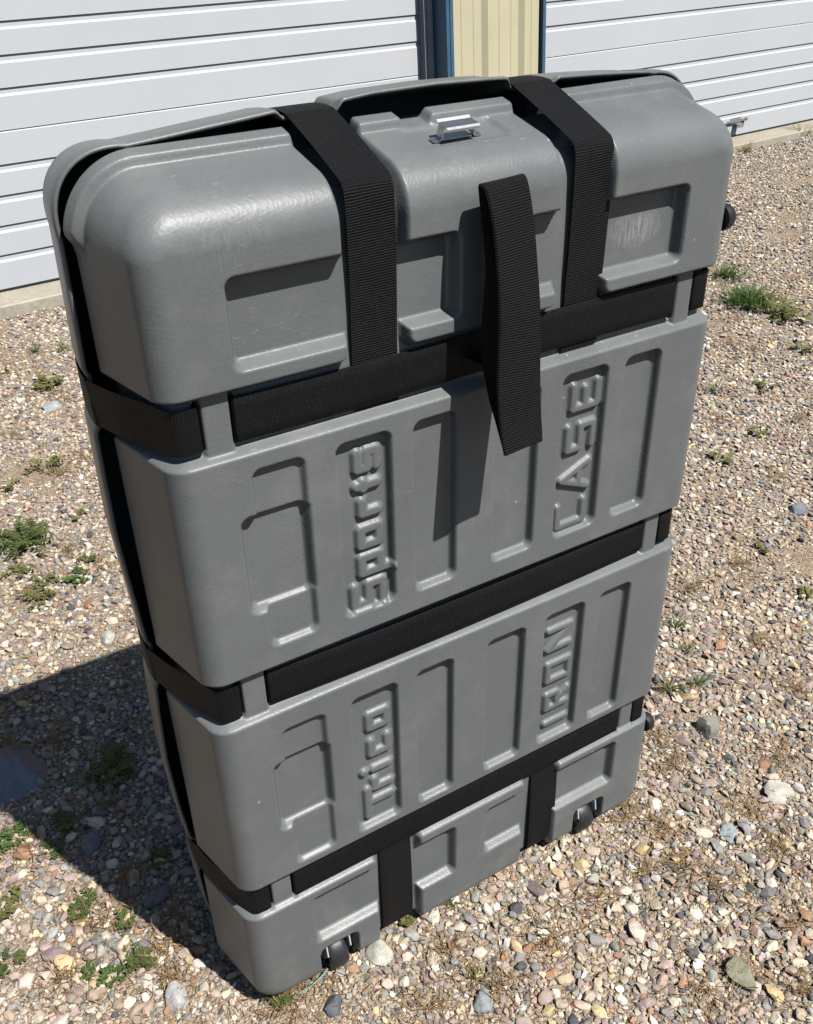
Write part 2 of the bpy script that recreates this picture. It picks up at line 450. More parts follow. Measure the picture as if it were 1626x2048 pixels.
# slide lock low on the right door
bm = bmesh.new()
add_box(bm, (4.88, -0.006, 0.088), (4.985, -0.0005, 0.128)); lk = bm_obj('slide_lock', bm, MAT['dullsteel'], door_r, bevel=0.002)
bm = bmesh.new(); add_box(bm, (4.83, -0.018, 0.104), (5.03, -0.0105, 0.116)); add_box(bm, (5.018, -0.024, 0.101), (5.032, -0.006, 0.121)); bm_obj('bolt_bar', bm, MAT['dullsteel'], lk, bevel=0.002)
bm = bmesh.new(); add_extrude(bm, [(-0.006, 0.098), (-0.044, 0.090), (-0.046, 0.068), (-0.042, 0.068), (-0.040, 0.086), (-0.006, 0.093)], 4.91, 4.965); bm_obj('pull_handle', bm, MAT['dullsteel'], lk, bevel=0.0012)

# siding wall between and above the doors
wall = empty('metal_building_wall'); wall.matrix_world = WM
tag(wall, 'cream yellow ribbed metal siding with blue edge trims between the white doors', 'wall', None, 'thing')
PY = -0.168                                    # siding face
def siding(x0, x1, z0, z1, rib_at):
    pts = [(x0, PY)]
    for c, w, hh in sorted(rib_at):
        pts += [(c - w / 2 - hh * 1.4, PY), (c - w / 2, PY - hh), (c + w / 2, PY - hh), (c + w / 2 + hh * 1.4, PY)]
    pts.append((x1, PY))
    bm = bmesh.new()
    a = [bm.verts.new((p[0], p[1], z0)) for p in pts]; b = [bm.verts.new((p[0], p[1], z1)) for p in pts]
    c_ = [bm.verts.new((x1, PY + 0.03, z0)), bm.verts.new((x0, PY + 0.03, z0))]; d_ = [bm.verts.new((x1, PY + 0.03, z1)), bm.verts.new((x0, PY + 0.03, z1))]
    aa = a + c_; bb = b + d_
    for i in range(len(aa)):
        j = (i + 1) % len(aa); bm.faces.new((aa[i], aa[j], bb[j], bb[i]))
    bm.faces.new(aa[::-1]); bm.faces.new(bb)
    return bm
ribs = [(2.640, 0.022, 0.020), (2.888, 0.022, 0.020), (2.476, 0.012, 0.0022), (2.555, 0.012, 0.0022), (2.725, 0.012, 0.0022), (2.805, 0.012, 0.0022), (2.945, 0.010, 0.0022)]
bm_obj('siding_panel', siding(2.402, 2.992, 0.0, 2.62, ribs), MAT['yellow'], wall)
rb = [(-3.6 + 0.25 * k, 0.022, 0.020) for k in range(48)]
bm_obj('siding_panel', siding(-3.9, 8.9, 2.64, 3.3, rb), MAT['yellow'], wall)
for nm, x0, x1 in (('siding_panel', -6.5, -3.22), ('siding_panel', 8.22, 11.0)):
    bm_obj(nm, siding(x0, x1, 0.0, 2.62, [(x0 + 0.15 + 0.25 * k, 0.022, 0.020) for k in range(11)]), MAT['yellow'], wall)
# blue trims: an angle with a return into the opening and a folded front flange
bm = bmesh.new(); add_box(bm, (2.369, -0.176, 0.0), (2.373, -0.052, 2.62)); add_box(bm, (2.369, -0.180, 0.0), (2.410, -0.1762, 2.62)); add_box(bm, (2.390, -0.184, 0.0), (2.4095, -0.1802, 2.62))
bm_obj('edge_trim', bm, MAT['blue'], wall)
bm = bmesh.new(); add_box(bm, (3.004, -0.190, 0.0), (3.024, -0.150, 2.62)); add_box(bm, (3.020, -0.1498, 0.0), (3.024, -0.02, 2.62))
bm_obj('edge_trim', bm, MAT['blue'], wall)
bm = bmesh.new(); add_box(bm, (-3.2, -0.184, 2.60), (2.40, -0.150, 2.66)); bm_obj('head_trim', bm, MAT['blue'], wall)
bm = bmesh.new(); add_box(bm, (3.004, -0.184, 2.60), (8.2, -0.150, 2.66)); bm_obj('head_trim', bm, MAT['blue'], wall)
bm = bmesh.new(); add_box(bm, (2.340, -0.067, 0.0), (2.368, 0.03, 2.62)); add_box(bm, (2.326, -0.050, 0.0), (2.3395, -0.004, 2.62)); bm_obj('door_stop', bm, MAT['grey_pvc'], wall, bevel=0.002)
bm = bmesh.new(); add_box(bm, (-3.22, 0.06, 0.0), (8.22, 0.10, 3.3)); bm_obj('backing_wall', bm, MAT['grey_pvc'], wall)

# ================================================================== THE CASE
case = empty('travel_case', (0, 0, DZ))
tag(case, 'large grey moulded plastic bike travel case standing upright with black straps', 'travel case')

RC = 0.045
XL, XR, ZB, ZT = -0.388, 0.400, -0.036, 1.212
CXL, CXR, CZB, CZT = XL + RC, XR - RC, ZB + RC, ZT - RC
YB = 0.170

def side_params(nx, nz):
    wx_ = nx * nx; wz_ = nz * nz
    top = (nz > 0)
    fil = wx_ * 0.030 + wz_ * np.where(top, 0.052, 0.030)
    drf = wx_ * 0.036 + wz_ * np.where(top, 0.040, 0.008)
    return fil, drf

def base_surface(U, V):
    qx = np.clip(U, CXL, CXR); qz = np.clip(V, CZB, CZT)
    dx, dz = U - qx, V - qz
    r = np.hypot(dx, dz); rs = np.maximum(r, 1e-9)
    nx, nz = dx / rs, dz / rs
    fil, drf = side_params(nx, nz)
    th = np.arctan2(YB, drf)                    # turning angle
    tl = fil * np.tan(th / 2)
    wl_ = np.hypot(drf, YB)
    s1 = RC - tl; s2 = s1 + fil * th; S = s2 + wl_ - tl
    rr = np.minimum(r, S)
    ang = np.clip((rr - s1) / fil, 0, th)
    lat = np.where(rr < s1, rr, s1 + fil * np.sin(ang)); y = np.where(rr < s1, 0.0, fil * (1 - np.cos(ang)))
    ext = np.maximum(rr - s2, 0)
    lat = lat + ext * np.cos(th); y = y + ext * np.sin(th)
    nlat = np.where(rr < s1, 0.0, np.sin(ang)); ny = np.where(rr < s1, -1.0, -np.cos(ang))
    P = np.stack([qx + nx * lat, y, qz + nz * lat], -1)
    N = np.stack([nx * nlat, ny, nz * nlat], -1)
    return P, N, r, S, y

def sbox(U, V, x0, x1, z0, z1, rad=0.008):
    cx, cz = (x0 + x1) / 2, (z0 + z1) / 2
    ax = np.abs(U - cx) - ((x1 - x0) / 2 - rad); az = np.abs(V - cz) - ((z1 - z0) / 2 - rad)
    return np.hypot(np.maximum(ax, 0), np.maximum(az, 0)) + np.minimum(np.maximum(ax, az), 0) - rad

def inside(sd, e=0.011):
    return ss(0.5 - sd / e)

# lettering as centre-line strokes; a runs along the text (upwards), b is the letter height (to the left)
def letter(ch, w, h, d):
    if ch in 'Ss': return [[(w, h), (0, h), (0, h / 2), (w, h / 2), (w, 0), (0, 0)]]
    if ch == 'p': return [[(0, 0), (0, h), (w, h), (w, 0), (0, 0)], [(0, 0), (0, -d)]]
    if ch in 'oO': return [[(0, 0), (0, h), (w, h), (w, 0), (0, 0)]]
    if ch == 'r': return [[(0, 0), (0, h), (w, h)]]
    if ch == 't': return [[(w * .5, 0), (w * .5, h + d * .7)], [(0, h), (w, h)]]
    if ch == 'C' or ch == 'c': return [[(w, h), (0, h), (0, 0), (w, 0)]]
    if ch == 'A': return [[(0, 0), (w / 2, h), (w, 0)], [(w * .22, h * .36), (w * .78, h * .36)]]
    if ch == 'E': return [[(w, h), (0, h), (0, 0), (w, 0)], [(0, h / 2), (w * .8, h / 2)]]
    if ch == 'T': return [[(0, h), (w, h)], [(w / 2, h), (w / 2, 0)]]
    if ch == 'i': return [[(w / 2, 0), (w / 2, h)], [(w / 2, h + d), (w / 2, h + d + 0.001)]]
    if ch == 'I': return [[(w / 2, 0), (w / 2, h)]]
    if ch == 'R': return [[(0, 0), (0, h), (w, h), (w, h * .5), (0, h * .5)], [(w * .45, h * .5), (w, 0)]]
    if ch == 'N': return [[(0, 0), (0, h), (w, 0), (w, h)]]
    return []
# (letter, z start, z end, x of baseline, x of letter top, descender)
TEXT = [('S', .674, .718, -.131, -.1885, 0), ('p', .7215, .7605, -.1335, -.176, .012), ('o', .7635, .803, -.1335, -.1755, 0), ('r', .810, .843, -.1335, -.172, 0), ('t', .8455, .8695, -.1335, -.169, .012), ('s', .873, .911, -.1335, -.1755, 0),
        ('C', .6775, .7235, .2015, .1415, 0), ('A', .733, .7875, .2055, .1445, 0), ('S', .800, .847, .207, .151, 0), ('E', .862, .9085, .2095, .155, 0),
        ('T', .2735, .344, -.130, -.1865, 0), ('r', .3275, .3605, -.131, -.174, 0), ('i', .365, .384, -.132, -.1745, .015), ('c', .3985, .4385, -.133, -.1765, 0), ('o', .4505, .4905, -.134, -.178, 0),
        ('I', .2815, .3035, .205, .149, 0), ('R', .320, .3625, .204, .148, 0), ('O', .381, .428, .202, .146, 0), ('N', .4475, .4985, .200, .143, 0)]
SEGS = []
for ch, za, zb, xb, xt, d in TEXT:
    HW = .0080 if xb < 0 else .0066
    a0 = za + HW; w = (zb - za) - 2 * HW; h = (xb - xt) - 2 * HW
    w = max(w, 0.0005)
    for line in letter(ch, w, h, d):
        pts = [(xb - HW - b, a0 + a) for a, b in line]
        SEGS += [(pts[i], pts[i + 1], HW) for i in range(len(pts) - 1)]

COLS = [(-.300, -.239), (-.196, -.126), (-.091, -.032), (.031, .097), (.138, .211), (.245, .305)]

def depth_map(U, V, Y):
    BIG = 9.0
    # ---- raised pieces of the top and bottom rows, whole panels of the middle rows
    def piece(b, wins):
        for w_ in wins: b = np.maximum(b, -w_)
        return b
    lc = piece(sbox(U, V, -BIG, -.172, 1.0225, BIG, .012), [sbox(U, V, -.303, .5, 1.047, 1.140)])
    ib = piece(sbox(U, V, -.097, .116, 1.0225, BIG, .012), [sbox(U, V, -.5, -.030, 1.047, 1.140), sbox(U, V, .068, .6, 1.047, 1.140)])
    rc_ = piece(sbox(U, V, .191, BIG, 1.0225, BIG, .012), [sbox(U, V, -.5, .316, 1.047, 1.140)])
    row2 = sbox(U, V, -BIG, BIG, .640, .950, .001)
    row3 = sbox(U, V, -BIG, BIG, .2475, .5685, .001)
    l4 = piece(sbox(U, V, -BIG, -.172, -BIG, .187, .008), [sbox(U, V, -.284, .5, .061, .166)])
    c4 = piece(sbox(U, V, -.095, .118, -BIG, .187, .008), [sbox(U, V, -.5, -.028, .054, .163), sbox(U, V, .038, .5, .060, .162)])
    r4 = piece(sbox(U, V, .186, BIG, -BIG, .187, .008), [sbox(U, V, -.5, .316, .070, .168)])
    raised = np.minimum.reduce([lc, ib, rc_, row2, row3, l4, c4, r4])
    D = np.interp(V, [0, .9, 1.0, 1.05], [.0160, .0160, .0165, .0185])
    h = D * (1 - inside(raised, 0.0105))
    rm = inside(raised, 0.012)
    # ---- windows in the middle rows
    for k, (a, b) in enumerate(COLS):
        for (z0, z1), sh in (((.676, .924), 0.0), ((.266, .530), -0.002)):
            dd = .0122 if k else .0085
            h = np.maximum(h, dd * inside(sbox(U, V, a + sh, b + sh, z0, z1, .010), .0072))
    for (z0, z1) in ((.735, .866), (.348, .474)):
        h = np.maximum(h, .0150 * inside(sbox(U, V, -.319, -.2385, z0, z1, .010), .010))
    # ---- embossed lettering
    m_ = (V > .25) & (V < .93) & (U > -.21) & (U < .23) & ((U < -.11) | (U > .13))
    uu, vv = U[m_], V[m_]
    best = np.full(uu.shape, 0.0)
    for (ax, az), (bx, bz), HW in SEGS:
        ex, ez = bx - ax, bz - az
        L2 = ex * ex + ez * ez + 1e-12
        t = np.clip(((uu - ax) * ex + (vv - az) * ez) / L2, 0, 1)
        best = np.maximum(best, 1 - np.hypot(uu - ax - t * ex, vv - az - t * ez) / (HW + .0008))
    q = np.clip(best, 0, 1)
    h[m_] -= .0062 * np.sin(np.clip(q * 1.7, 0, 1) * np.pi / 2)
    # ---- strap slots at the ends of the bridges
    for zc in (.987, .604, .216):
        for x0, x1 in ((-.3465, -.3125), (.3290, .3590)):
            k_ = inside(sbox(U, V, x0, x1, zc - .050, zc + .050, .003), .005)
            h = h - np.maximum(h - .0100, 0) * k_
        for xc in (-.3485, -.3100, .3265, .3610):
            h = h + .012 * inside(sbox(U, V, xc - .0022, xc + .0022, zc - .028, zc + .028, .002), .004)
    # ---- bead along the rear edge, notched at the middle, and the bed of the latch
    notch = 1 - inside(sbox(U, V, -.038, -.002, 1.2, 2.0, .006), .010)
    top = ss((V - 1.15) / .05)
    h = h - .0100 * ss((Y - .098) / .0075) * rm * notch * top
    h = h + .030 * ss((Y - .1215) / .007)
    h = h + .0035 * inside(sbox(U, V, -.050, .075, 1.252, 1.298, .01), .010) * rm
    # ---- caster pockets
    for x0, x1 in ((-.280, -.218), (.240, .302)):
        h = h + (.062 - h) * inside(sbox(U, V, x0, x1, -BIG, .034, .010), .010)
    return h

STEP = 0.0017
us = np.arange(CXL - 0.230, CXR + 0.230, STEP); vs_ = np.arange(CZB - 0.230, CZT + 0.230, STEP)
U, V = np.meshgrid(us, vs_, indexing='ij')
P, N, Rr, S, Y = base_surface(U, V)
Hh = depth_map(U, V, Y)
P = P - N * Hh[..., None]
P[..., 1] += 0.0007 * np.sin(U * 9.0) * np.cos(V * 7.0)       # slight warp of the moulding
idx = np.arange(U.size).reshape(U.shape)
inm = Rr <= S + STEP * 0.2
cell = (inm[:-1, :-1] | inm[1:, :-1] | inm[:-1, 1:] | inm[1:, 1:])
fq = np.stack([idx[:-1, :-1], idx[1:, :-1], idx[1:, 1:], idx[:-1, 1:]], -1)[cell]
used = np.unique(fq); remap = np.full(U.size, -1, np.int64); remap[used] = np.arange(len(used))
shell = link('front_shell', np_mesh('front_shell', P.reshape(-1, 3)[used], remap[fq]), MAT['plastic'], case)
tag(shell, 'grey front half shell with recessed windows and raised Sports CASE and Trico IRON lettering')

# ---- back shell: a rim that overlaps the front shell and bows outwards between the straps
def lerp_prof(K):
    return K
SG_Z = (.987, .606, .216); SG_X = (-.134, .167)
def groove(t, cs, hw=.036):
    g = np.zeros_like(t)
    for c in cs: g = np.maximum(g, ss((hw + .004 - np.abs(t - c)) / .008))
    return g
def bow(t, knots):
    o = np.zeros_like(t)
    for a, b in zip(knots[:-1], knots[1:]):
        k = (t > a) & (t <= b); o[k] = np.sin(np.pi * (t[k] - a) / (b - a))
    return o
NP = 1400
hx, hz = (CXR - CXL), (CZT - CZB); rarc = RC + .036
Ls = [hz, rarc * math.pi / 2, hx, rarc * math.pi / 2, hz, rarc * math.pi / 2, hx, rarc * math.pi / 2]
tot = sum(Ls); tt = np.linspace(0, tot, NP, endpoint=False)
core = np.zeros((NP, 2)); nrm = np.zeros((NP, 2)); off = np.zeros(NP); dip = np.zeros(NP)
acc = 0
for k, L in enumerate(Ls):
    mk = (tt >= acc) & (tt < acc + L); q = (tt[mk] - acc) / L
    if k == 0: core[mk] = np.stack([np.full(q.shape, CXL), CZB + q * hz], 1); nrm[mk] = (-1, 0)
    if k == 2: core[mk] = np.stack([CXL + q * hx, np.full(q.shape, CZT)], 1); nrm[mk] = (0, 1)
    if k == 4: core[mk] = np.stack([np.full(q.shape, CXR), CZT - q * hz], 1); nrm[mk] = (1, 0)
    if k == 6: core[mk] = np.stack([CXR - q * hx, np.full(q.shape, CZB)], 1); nrm[mk] = (0, -1)
    if k in (1, 3, 5, 7):
        a0 = {1: math.pi, 3: math.pi / 2, 5: 0.0, 7: -math.pi / 2}[k]
        an = a0 - q * math.pi / 2
        core[mk] = {1: (CXL, CZT), 3: (CXR, CZT), 5: (CXR, CZB), 7: (CXL, CZB)}[k]
        nrm[mk] = np.stack([np.cos(an), np.sin(an)], 1)
    acc += L
zz, xx = core[:, 1], core[:, 0]
vert = np.abs(nrm[:, 0]) > .999; hor = np.abs(nrm[:, 1]) > .999
topm = hor & (nrm[:, 1] > 0); botm = hor & (nrm[:, 1] < 0)
zk = [(-.05, .076), (.024, .081), (.10, .094), (.178, .0975), (.1835, .091), (.2485, .091), (.254, .099), (.33, .106), (.43, .110), (.52, .107), (.568, .104), (.574, .098), (.638, .098), (.644, .103), (.72, .107), (.81, .1115), (.90, .110), (.950, .109), (.956, .1025), (1.018, .1025), (1.024, .107), (1.16, .104)]
xk = [(-.345, .0995), (-.30, .103), (-.25, .107), (-.21, .110), (-.174, .113), (-.168, .104), (-.101, .104), (-.095, .1155), (-.055, .119), (.03, .1205), (.10, .1185), (.130, .117), (.136, .104), (.199, .104), (.205, .111), (.27, .1085), (.33, .105), (.36, .1025)]
off = np.where(vert, np.interp(zz, *zip(*zk)) - .0225, np.where(topm, np.interp(xx, *zip(*xk)) - .016, .045))
cn = ~(vert | hor); dg2 = np.abs(nrm[:, 0] * nrm[:, 1]) * 2
off[cn] = (np.where(nrm[:, 1] > 0, .0815 + .003 * nrm[:, 1] ** 2, .0585 - .0135 * nrm[:, 1] ** 2) + .009 * dg2 ** 1.4)[cn]
grv = np.zeros(NP); grv[vert] = groove(zz, SG_Z, .030)[vert]; grv[topm] = groove(xx, SG_X, .033)[topm]
for _ in range(1):                                   # soften along the rim
    off = (np.roll(off, 1) + 2 * off + np.roll(off, -1)) / 4
lipy = .136 + .004 * grv + .003 * np.sin(tt * 9.0)
# (offset from rim, depth) from inside the lip round to the back
prof = [(-.0060, .200), (-.0045, .165), (-.0040, 0.0), (-.0022, -.0025), (.0002, -.0020), (.0014, .0015), (.0008, .014), (-.0015, .036), (-.007, .070), (-.017, .098), (-.030, .116), (-.060, .124)]
rings = []
for k, (o, y) in enumerate(prof):
    yy = (np.full(NP, y) if k < 2 else lipy + y)
    l_ = off + o - np.where(topm, ss((xx + .12) / .05), 0) * .012 * min(max(y, 0) / .036, 1.0) * (k > 4)
    rings.append(np.stack([core[:, 0] + nrm[:, 0] * l_, yy, core[:, 1] + nrm[:, 1] * l_], 1))
V3 = np.concatenate(rings); K = len(prof)
ii = np.arange(NP); jj = (ii + 1) % NP
fs = np.concatenate([np.stack([k * NP + ii, k * NP + jj, (k + 1) * NP + jj, (k + 1) * NP + ii], 1) for k in range(K - 1)])
me = np_mesh('back_shell', V3, fs)
bm = bmesh.new(); bm.from_mesh(me); bm.verts.ensure_lookup_table()
bm.faces.new([bm.verts[(K - 1) * NP + i] for i in range(0, NP)]).smooth = False
bm.to_mesh(me); bm.free()
bs = link('back_shell', me, MAT['plastic'], case)
tag(bs, 'grey back half shell whose rim bows out over the front shell')

# ---- straps
def strap_mesh(name, pts, wdirs, width, thick=.0017, closed=False, sub=6):
    pts = [Vector(p) for p in pts]; n = len(pts)
    if not isinstance(wdirs, list): wdirs = [Vector(wdirs)] * n
    wd = [Vector(w) for w in wdirs]
    def cr(a, b, c, d, t):
        return 0.5 * ((2 * b) + (c - a) * t + (2 * a - 5 * b + 4 * c - d) * t * t + (3 * b - a - 3 * c + d) * t ** 3)
    C_, D_ = [], []
    segs = n if closed else n - 1
    for i in range(segs):
        g = (lambda k: pts[k % n]) if closed else (lambda k: pts[min(max(k, 0), n - 1)])
        gw = (lambda k: wd[k % n]) if closed else (lambda k: wd[min(max(k, 0), n - 1)])
        for s in range(sub):
            t = s / sub
            C_.append(cr(g(i - 1), g(i), g(i + 1), g(i + 2), t)); D_.append(gw(i).lerp(gw(i + 1), t).normalized())
    if not closed: C_.append(pts[-1]); D_.append(wd[-1].normalized())
    m_ = len(C_)
    lens = [0.0]
    for i in range(1, m_ + (1 if closed else 0)): lens.append(lens[-1] + (C_[i % m_] - C_[i - 1]).length)
    cross = [(-.5, -.5), (-.47, .5), (-.25, .5), (0, .5), (.25, .5), (.47, .5), (.5, -.5), (0, -.5)]
    bm = bmesh.new(); uvl = bm.loops.layers.uv.new('UVMap')
    rings = []
    for i in range(m_):
        a = C_[(i - 1) % m_] if (closed or i > 0) else C_[i]; b = C_[(i + 1) % m_] if (closed or i < m_ - 1) else C_[i]
        T = (b - a).normalized(); nn = T.cross(D_[i]).normalized(); dd = nn.cross(T).normalized()
        rings.append([bm.verts.new(C_[i] + dd * (c[0] * width) + nn * (c[1] * thick)) for c in cross])
    q = len(cross)
    for i in range(m_ if closed else m_ - 1):
        j = (i + 1) % m_
        for k in range(q):
            k2 = (k + 1) % q
            f = bm.faces.new((rings[i][k], rings[i][k2], rings[j][k2], rings[j][k])); f.smooth = True
            for lp, (ri, kk) in zip(f.loops, ((i, k), (i, k2), (i + 1, k2), (i + 1, k))):
                lp[uvl].uv = (lens[min(ri, len(lens) - 1)], cross[kk][0] * width)
    if not closed:
        bm.faces.new(rings[0][::-1]); bm.faces.new(rings[-1])
    bmesh.ops.recalc_face_normals(bm, faces=bm.faces)
    me = bpy.data.meshes.new(name); bm.to_mesh(me); bm.free()
    me.set_sharp_from_angle(angle=math.radians(50))
    return me

def strap(name, pts, wd, width, parent=case, **kw):
    return link(name, strap_mesh(name, pts, wd, width, **kw), MAT['web'], parent)

UPV = (0, 0, 1); RV = (1, 0, 0)
for k, (zc, zr, wdt, yf, bowy) in enumerate(((.987, .991, .054, .0098, .0), (.604, .604, .053, .0105, -.007), (.2145, .2125, .055, .0090, -.001))):
    root = empty('cross_strap'); root.parent = case
    # middle run between the two bridges
    xs = [-.3102, -.3098, -.3075, -.296, -.24, -.16, -.08, 0, .08, .16, .24, .312, .3240, .3262, .3266]
    pts = []
    for x in xs:
        t = (x + .3075) / .632
        y = yf + bowy * math.sin(math.pi * t)
        if x > .3255: y += .014 if x > .3264 else .004
        if x < -.309: y += .014 if x < -.3100 else .004
        pts.append((x, y, zc + (zr - zc) * t + (.0015 * math.sin(9 * x + k))))
    strap('webbing', pts, UPV, wdt, root)
    # left end: out of its slot, round the corner, across to the rim and over the back shell
    rx = -.328 - (.1025, .098, .091)[k] + .0075 - .0030
    L = [(-.3483, .024, zc), (-.3487, .0140, zc), (-.3510, .0100, zc), (-.362, .0094, zc), (-.374, .0115, zc), (-.381, .020, zc), (-.389, .042, zc), ((-.392 + rx) / 2 - .002, .090, zc + .001), (rx + .0015, .131, zc + .001), (rx - .0006, .141, zc), (rx + .0012, .170, zc), (rx + .0065, .206, zc), (rx + .019, .238, zc), (rx + .04, .258, zc), (rx + .07, .2625, zc), (-.2, .264, zc)]
    strap('webbing', L, UPV, wdt, root)
    Rg = [(-x + .0115, y, z + (zr - zc)) for x, y, z in L]
    strap('webbing', Rg, UPV, wdt, root)

for k, xc in enumerate((-.1345, .1665)):
    root = empty('upright_strap'); root.parent = case
    wdt = .0585
    top = [(xc, .0138, .955), (xc, .0132, .99), (xc, .0135, 1.03), (xc + .001, .0130, 1.08), (xc + .001, .0120, 1.13), (xc, .0105, 1.175), (xc - .001, .0105, 1.1985), (xc - .001, .0155, 1.2100), (xc - .001, .027, 1.2165), (xc, .080, 1.2370), (xc, .128, 1.2548), (xc, .141, 1.2586), (xc, .170, 1.2586), (xc, .206, 1.2530), (xc, .238, 1.2400), (xc, .258, 1.211), (xc, .263, 1.17), (xc, .264, .9)]
    strap('webbing', top, RV, wdt, root)
    bot = [(xc, .017, .262), (xc, .0140, .246), (xc, .0132, .215), (xc, .0118, .17), (xc, .0095, .10), (xc, .0085, .03), (xc, .012, -.010), (xc, .032, -.030), (xc, .08, -.040), (xc, .14, -.044), (xc, .20, -.042), (xc, .258, .0), (xc, .264, .2)]
    strap('webbing', bot, RV, wdt, root)

# ---- carrying handle: a doubled loop hanging out from the top cross strap
hc = .0105
hp = [(hc - .001, -.0215, 1.1965), (hc, -.0310, 1.1900), (hc + .002, -.0420, 1.155), (hc + .004, -.0500, 1.105), (hc + .004, -.0570, 1.060), (hc + .002, -.0620, 1.015), (hc, -.0660, .980), (hc - .001, -.0715, .945), (hc - .001, -.0785, .912), (hc - .0005, -.0812, .8998), (hc - .0005, -.0770, .9015), (hc - .001, -.0620, .930), (hc - .001, -.0440, .965), (hc, -.0330, 1.000), (hc + .001, -.0300, 1.040), (hc + .003, -.0310, 1.080), (hc + .003, -.0310, 1.110), (hc, -.0260, 1.150), (hc - .001, -.0170, 1.1880)]
hw_ = [Vector((1, .10 * math.sin(.75 * i), .05 * math.cos(.6 * i))).normalized() for i in range(len(hp))]
handle = strap('carry_handle', hp, hw_, .0590, thick=.0022, closed=True)
strap('handle_tab', [(hc, -.0335, .990), (hc, -.016, .989), (hc, .004, .988), (hc, .0085, .987)], RV, .050)
tag(handle, 'looped black webbing carry handle hanging out from the upper front')

# ---- zinc latch keeper on the top face
latch = empty('latch_keeper'); latch.parent = case; latch.location = (.009, .066, 1.2262); latch.scale = (.74, .74, .74)
latch.rotation_euler = (math.radians(14.5), 0, math.radians(1.5))
bm = bmesh.new()
fl = [(-.016, .0165), (-.0165, .0205), (-.0125, .0225), (.010, .0215), (.0145, .0240), (.0148, .0228), (.0105, .0200), (-.0120, .0208), (-.0148, .0195), (-.0143, .0160)]
add_extrude(bm, fl, -.030, .030); bm_obj('flap', bm, MAT['zinc'], latch, bevel=.0005)
for sx in (-1, 1):
    bm = bmesh.new()
    prof = [(sx * .0215, .0205), (sx * .0295, .0195), (sx * .0305, .014), (sx * .0300, .003), (sx * .0335, .0006), (sx * .0440, .0004), (sx * .0440, -.0012), (sx * .0330, -.0012), (sx * .0280, .002), (sx * .0285, .013), (sx * .0278, .0178), (sx * .0215, .0190)]
    a = [bm.verts.new((p[0], -.006, p[1])) for p in prof]; b = [bm.verts.new((p[0], .008, p[1])) for p in prof]
    for i in range(len(prof)):
        j = (i + 1) % len(prof); bm.faces.new((a[i], a[j], b[j], b[i]))
    bm.faces.new(a); bm.faces.new(b[::-1])
    bm_obj('leg', bm, MAT['zinc'], latch)
bm = bmesh.new(); add_box(bm, (-.026, -.004, -.0012), (.026, .012, .0012)); bm_obj('base_plate', bm, MAT['zinc'], latch, bevel=.0005)

# ---- casters at the foot of the front, rubber bumpers on the right side
for xc in (-.250, .270):
    cst = empty('caster'); cst.parent = case; cst.location = (xc, .031, -.0165)
    bm = bmesh.new(); R_ = .0345
    add_lathe(bm, [(.010, -.013), (.022, -.013), (.0225, -.0165), (.0290, -.0165), (.0318, -.0150), (.0335, -.0115), (R_, -.006), (R_, .006), (.0335, .0115), (.0318, .0150), (.0290, .0165), (.0225, .0165), (.022, .013), (.010, .013)], 'x', (0, 0, 0), 36)
    bm_obj('wheel', bm, MAT['caster'], cst, smooth=True)
    bm = bmesh.new()
    for s in (-1, 1):
        pr = [(-.026, .046), (-.030, .024), (-.010, -.006), (.006, -.006), (.014, .020), (.014, .046)]
        add_extrude(bm, pr, s * .0205 - .0012, s * .0205 + .0012)
    add_box(bm, (-.0235, -.014, .0462), (.0235, .016, .0485))
    bm_obj('fork', bm, MAT['fork'], cst)
    bm = bmesh.new(); add_lathe(bm, [(.004, -.024), (.0055, -.0235), (.0055, .0235), (.004, .024)], 'x', (0, 0, 0), 14); bm_obj('axle', bm, MAT['zinc'], cst, smooth=True)
for zc in (1.083, .158):
    bm = bmesh.new()
    add_lathe(bm, [(.0175, .0), (.0180, .006), (.0168, .0120), (.0140, .0165), (.0095, .0195), (.005, .0210), (.001, .0214)], 'x', (.4005, .018, zc), 28)
    bm_obj('bumper', bm, MAT['rubber'], case, smooth=True)

# ================================================================== STONES AND GRAVEL
def ico(sub):
    bm = bmesh.new(); bmesh.ops.create_icosphere(bm, subdivisions=sub, radius=1.0)
    v = np.array([p.co[:] for p in bm.verts]); f = np.array([[q.index for q in t.verts] for t in bm.faces]); bm.free()
    return v, f
ICO = {k: ico(k) for k in (1, 2, 3)}
def stone_shape(sub, rg, sharp=None):
    """irregular convex pebble: smooth intersection of random half spaces"""
    v, f = ICO[sub]
    n = rg.normal(size=(rg.integers(8, 13), 3)); n /= np.linalg.norm(n, axis=1)[:, None]
    o = rg.uniform(.66, 1.05, len(n)); p = sharp if sharp else rg.uniform(12, 40)
    d = np.maximum(v @ n.T, 0) / o
    r = 1.0 / (np.sum(d ** p, 1) ** (1 / p) + 0.55 ** 1 * 0 + 1e-3)
    r = np.clip(r, .55, 1.25)
    return v * r[:, None], f

PAL = [((.56, .47, .37), 18), ((.68, .60, .50), 17), ((.44, .37, .31), 14), ((.33, .33, .33), 9), ((.29, .29, .295), 6), ((.34, .35, .32), 8), ((.42, .34, .32), 9),
       ((.30, .24, .245), 6), ((.45, .27, .18), 3), ((.68, .54, .32), 4), ((.11, .115, .125), 4), ((.76, .72, .65), 10), ((.53, .42, .35), 8), ((.38, .39, .37), 4)]
PC = np.array([c for c, w in PAL]); PW = np.array([w for c, w in PAL], float); PW /= PW.sum()
def stone_colors(n, rg):
    c = PC[rg.choice(len(PC), n, p=PW)]
    return np.clip(c * rg.uniform(.78, 1.22, (n, 1)) * rg.uniform(.96, 1.04, (n, 3)) * np.array([1.04, 1.0, .94]), .02, .85)

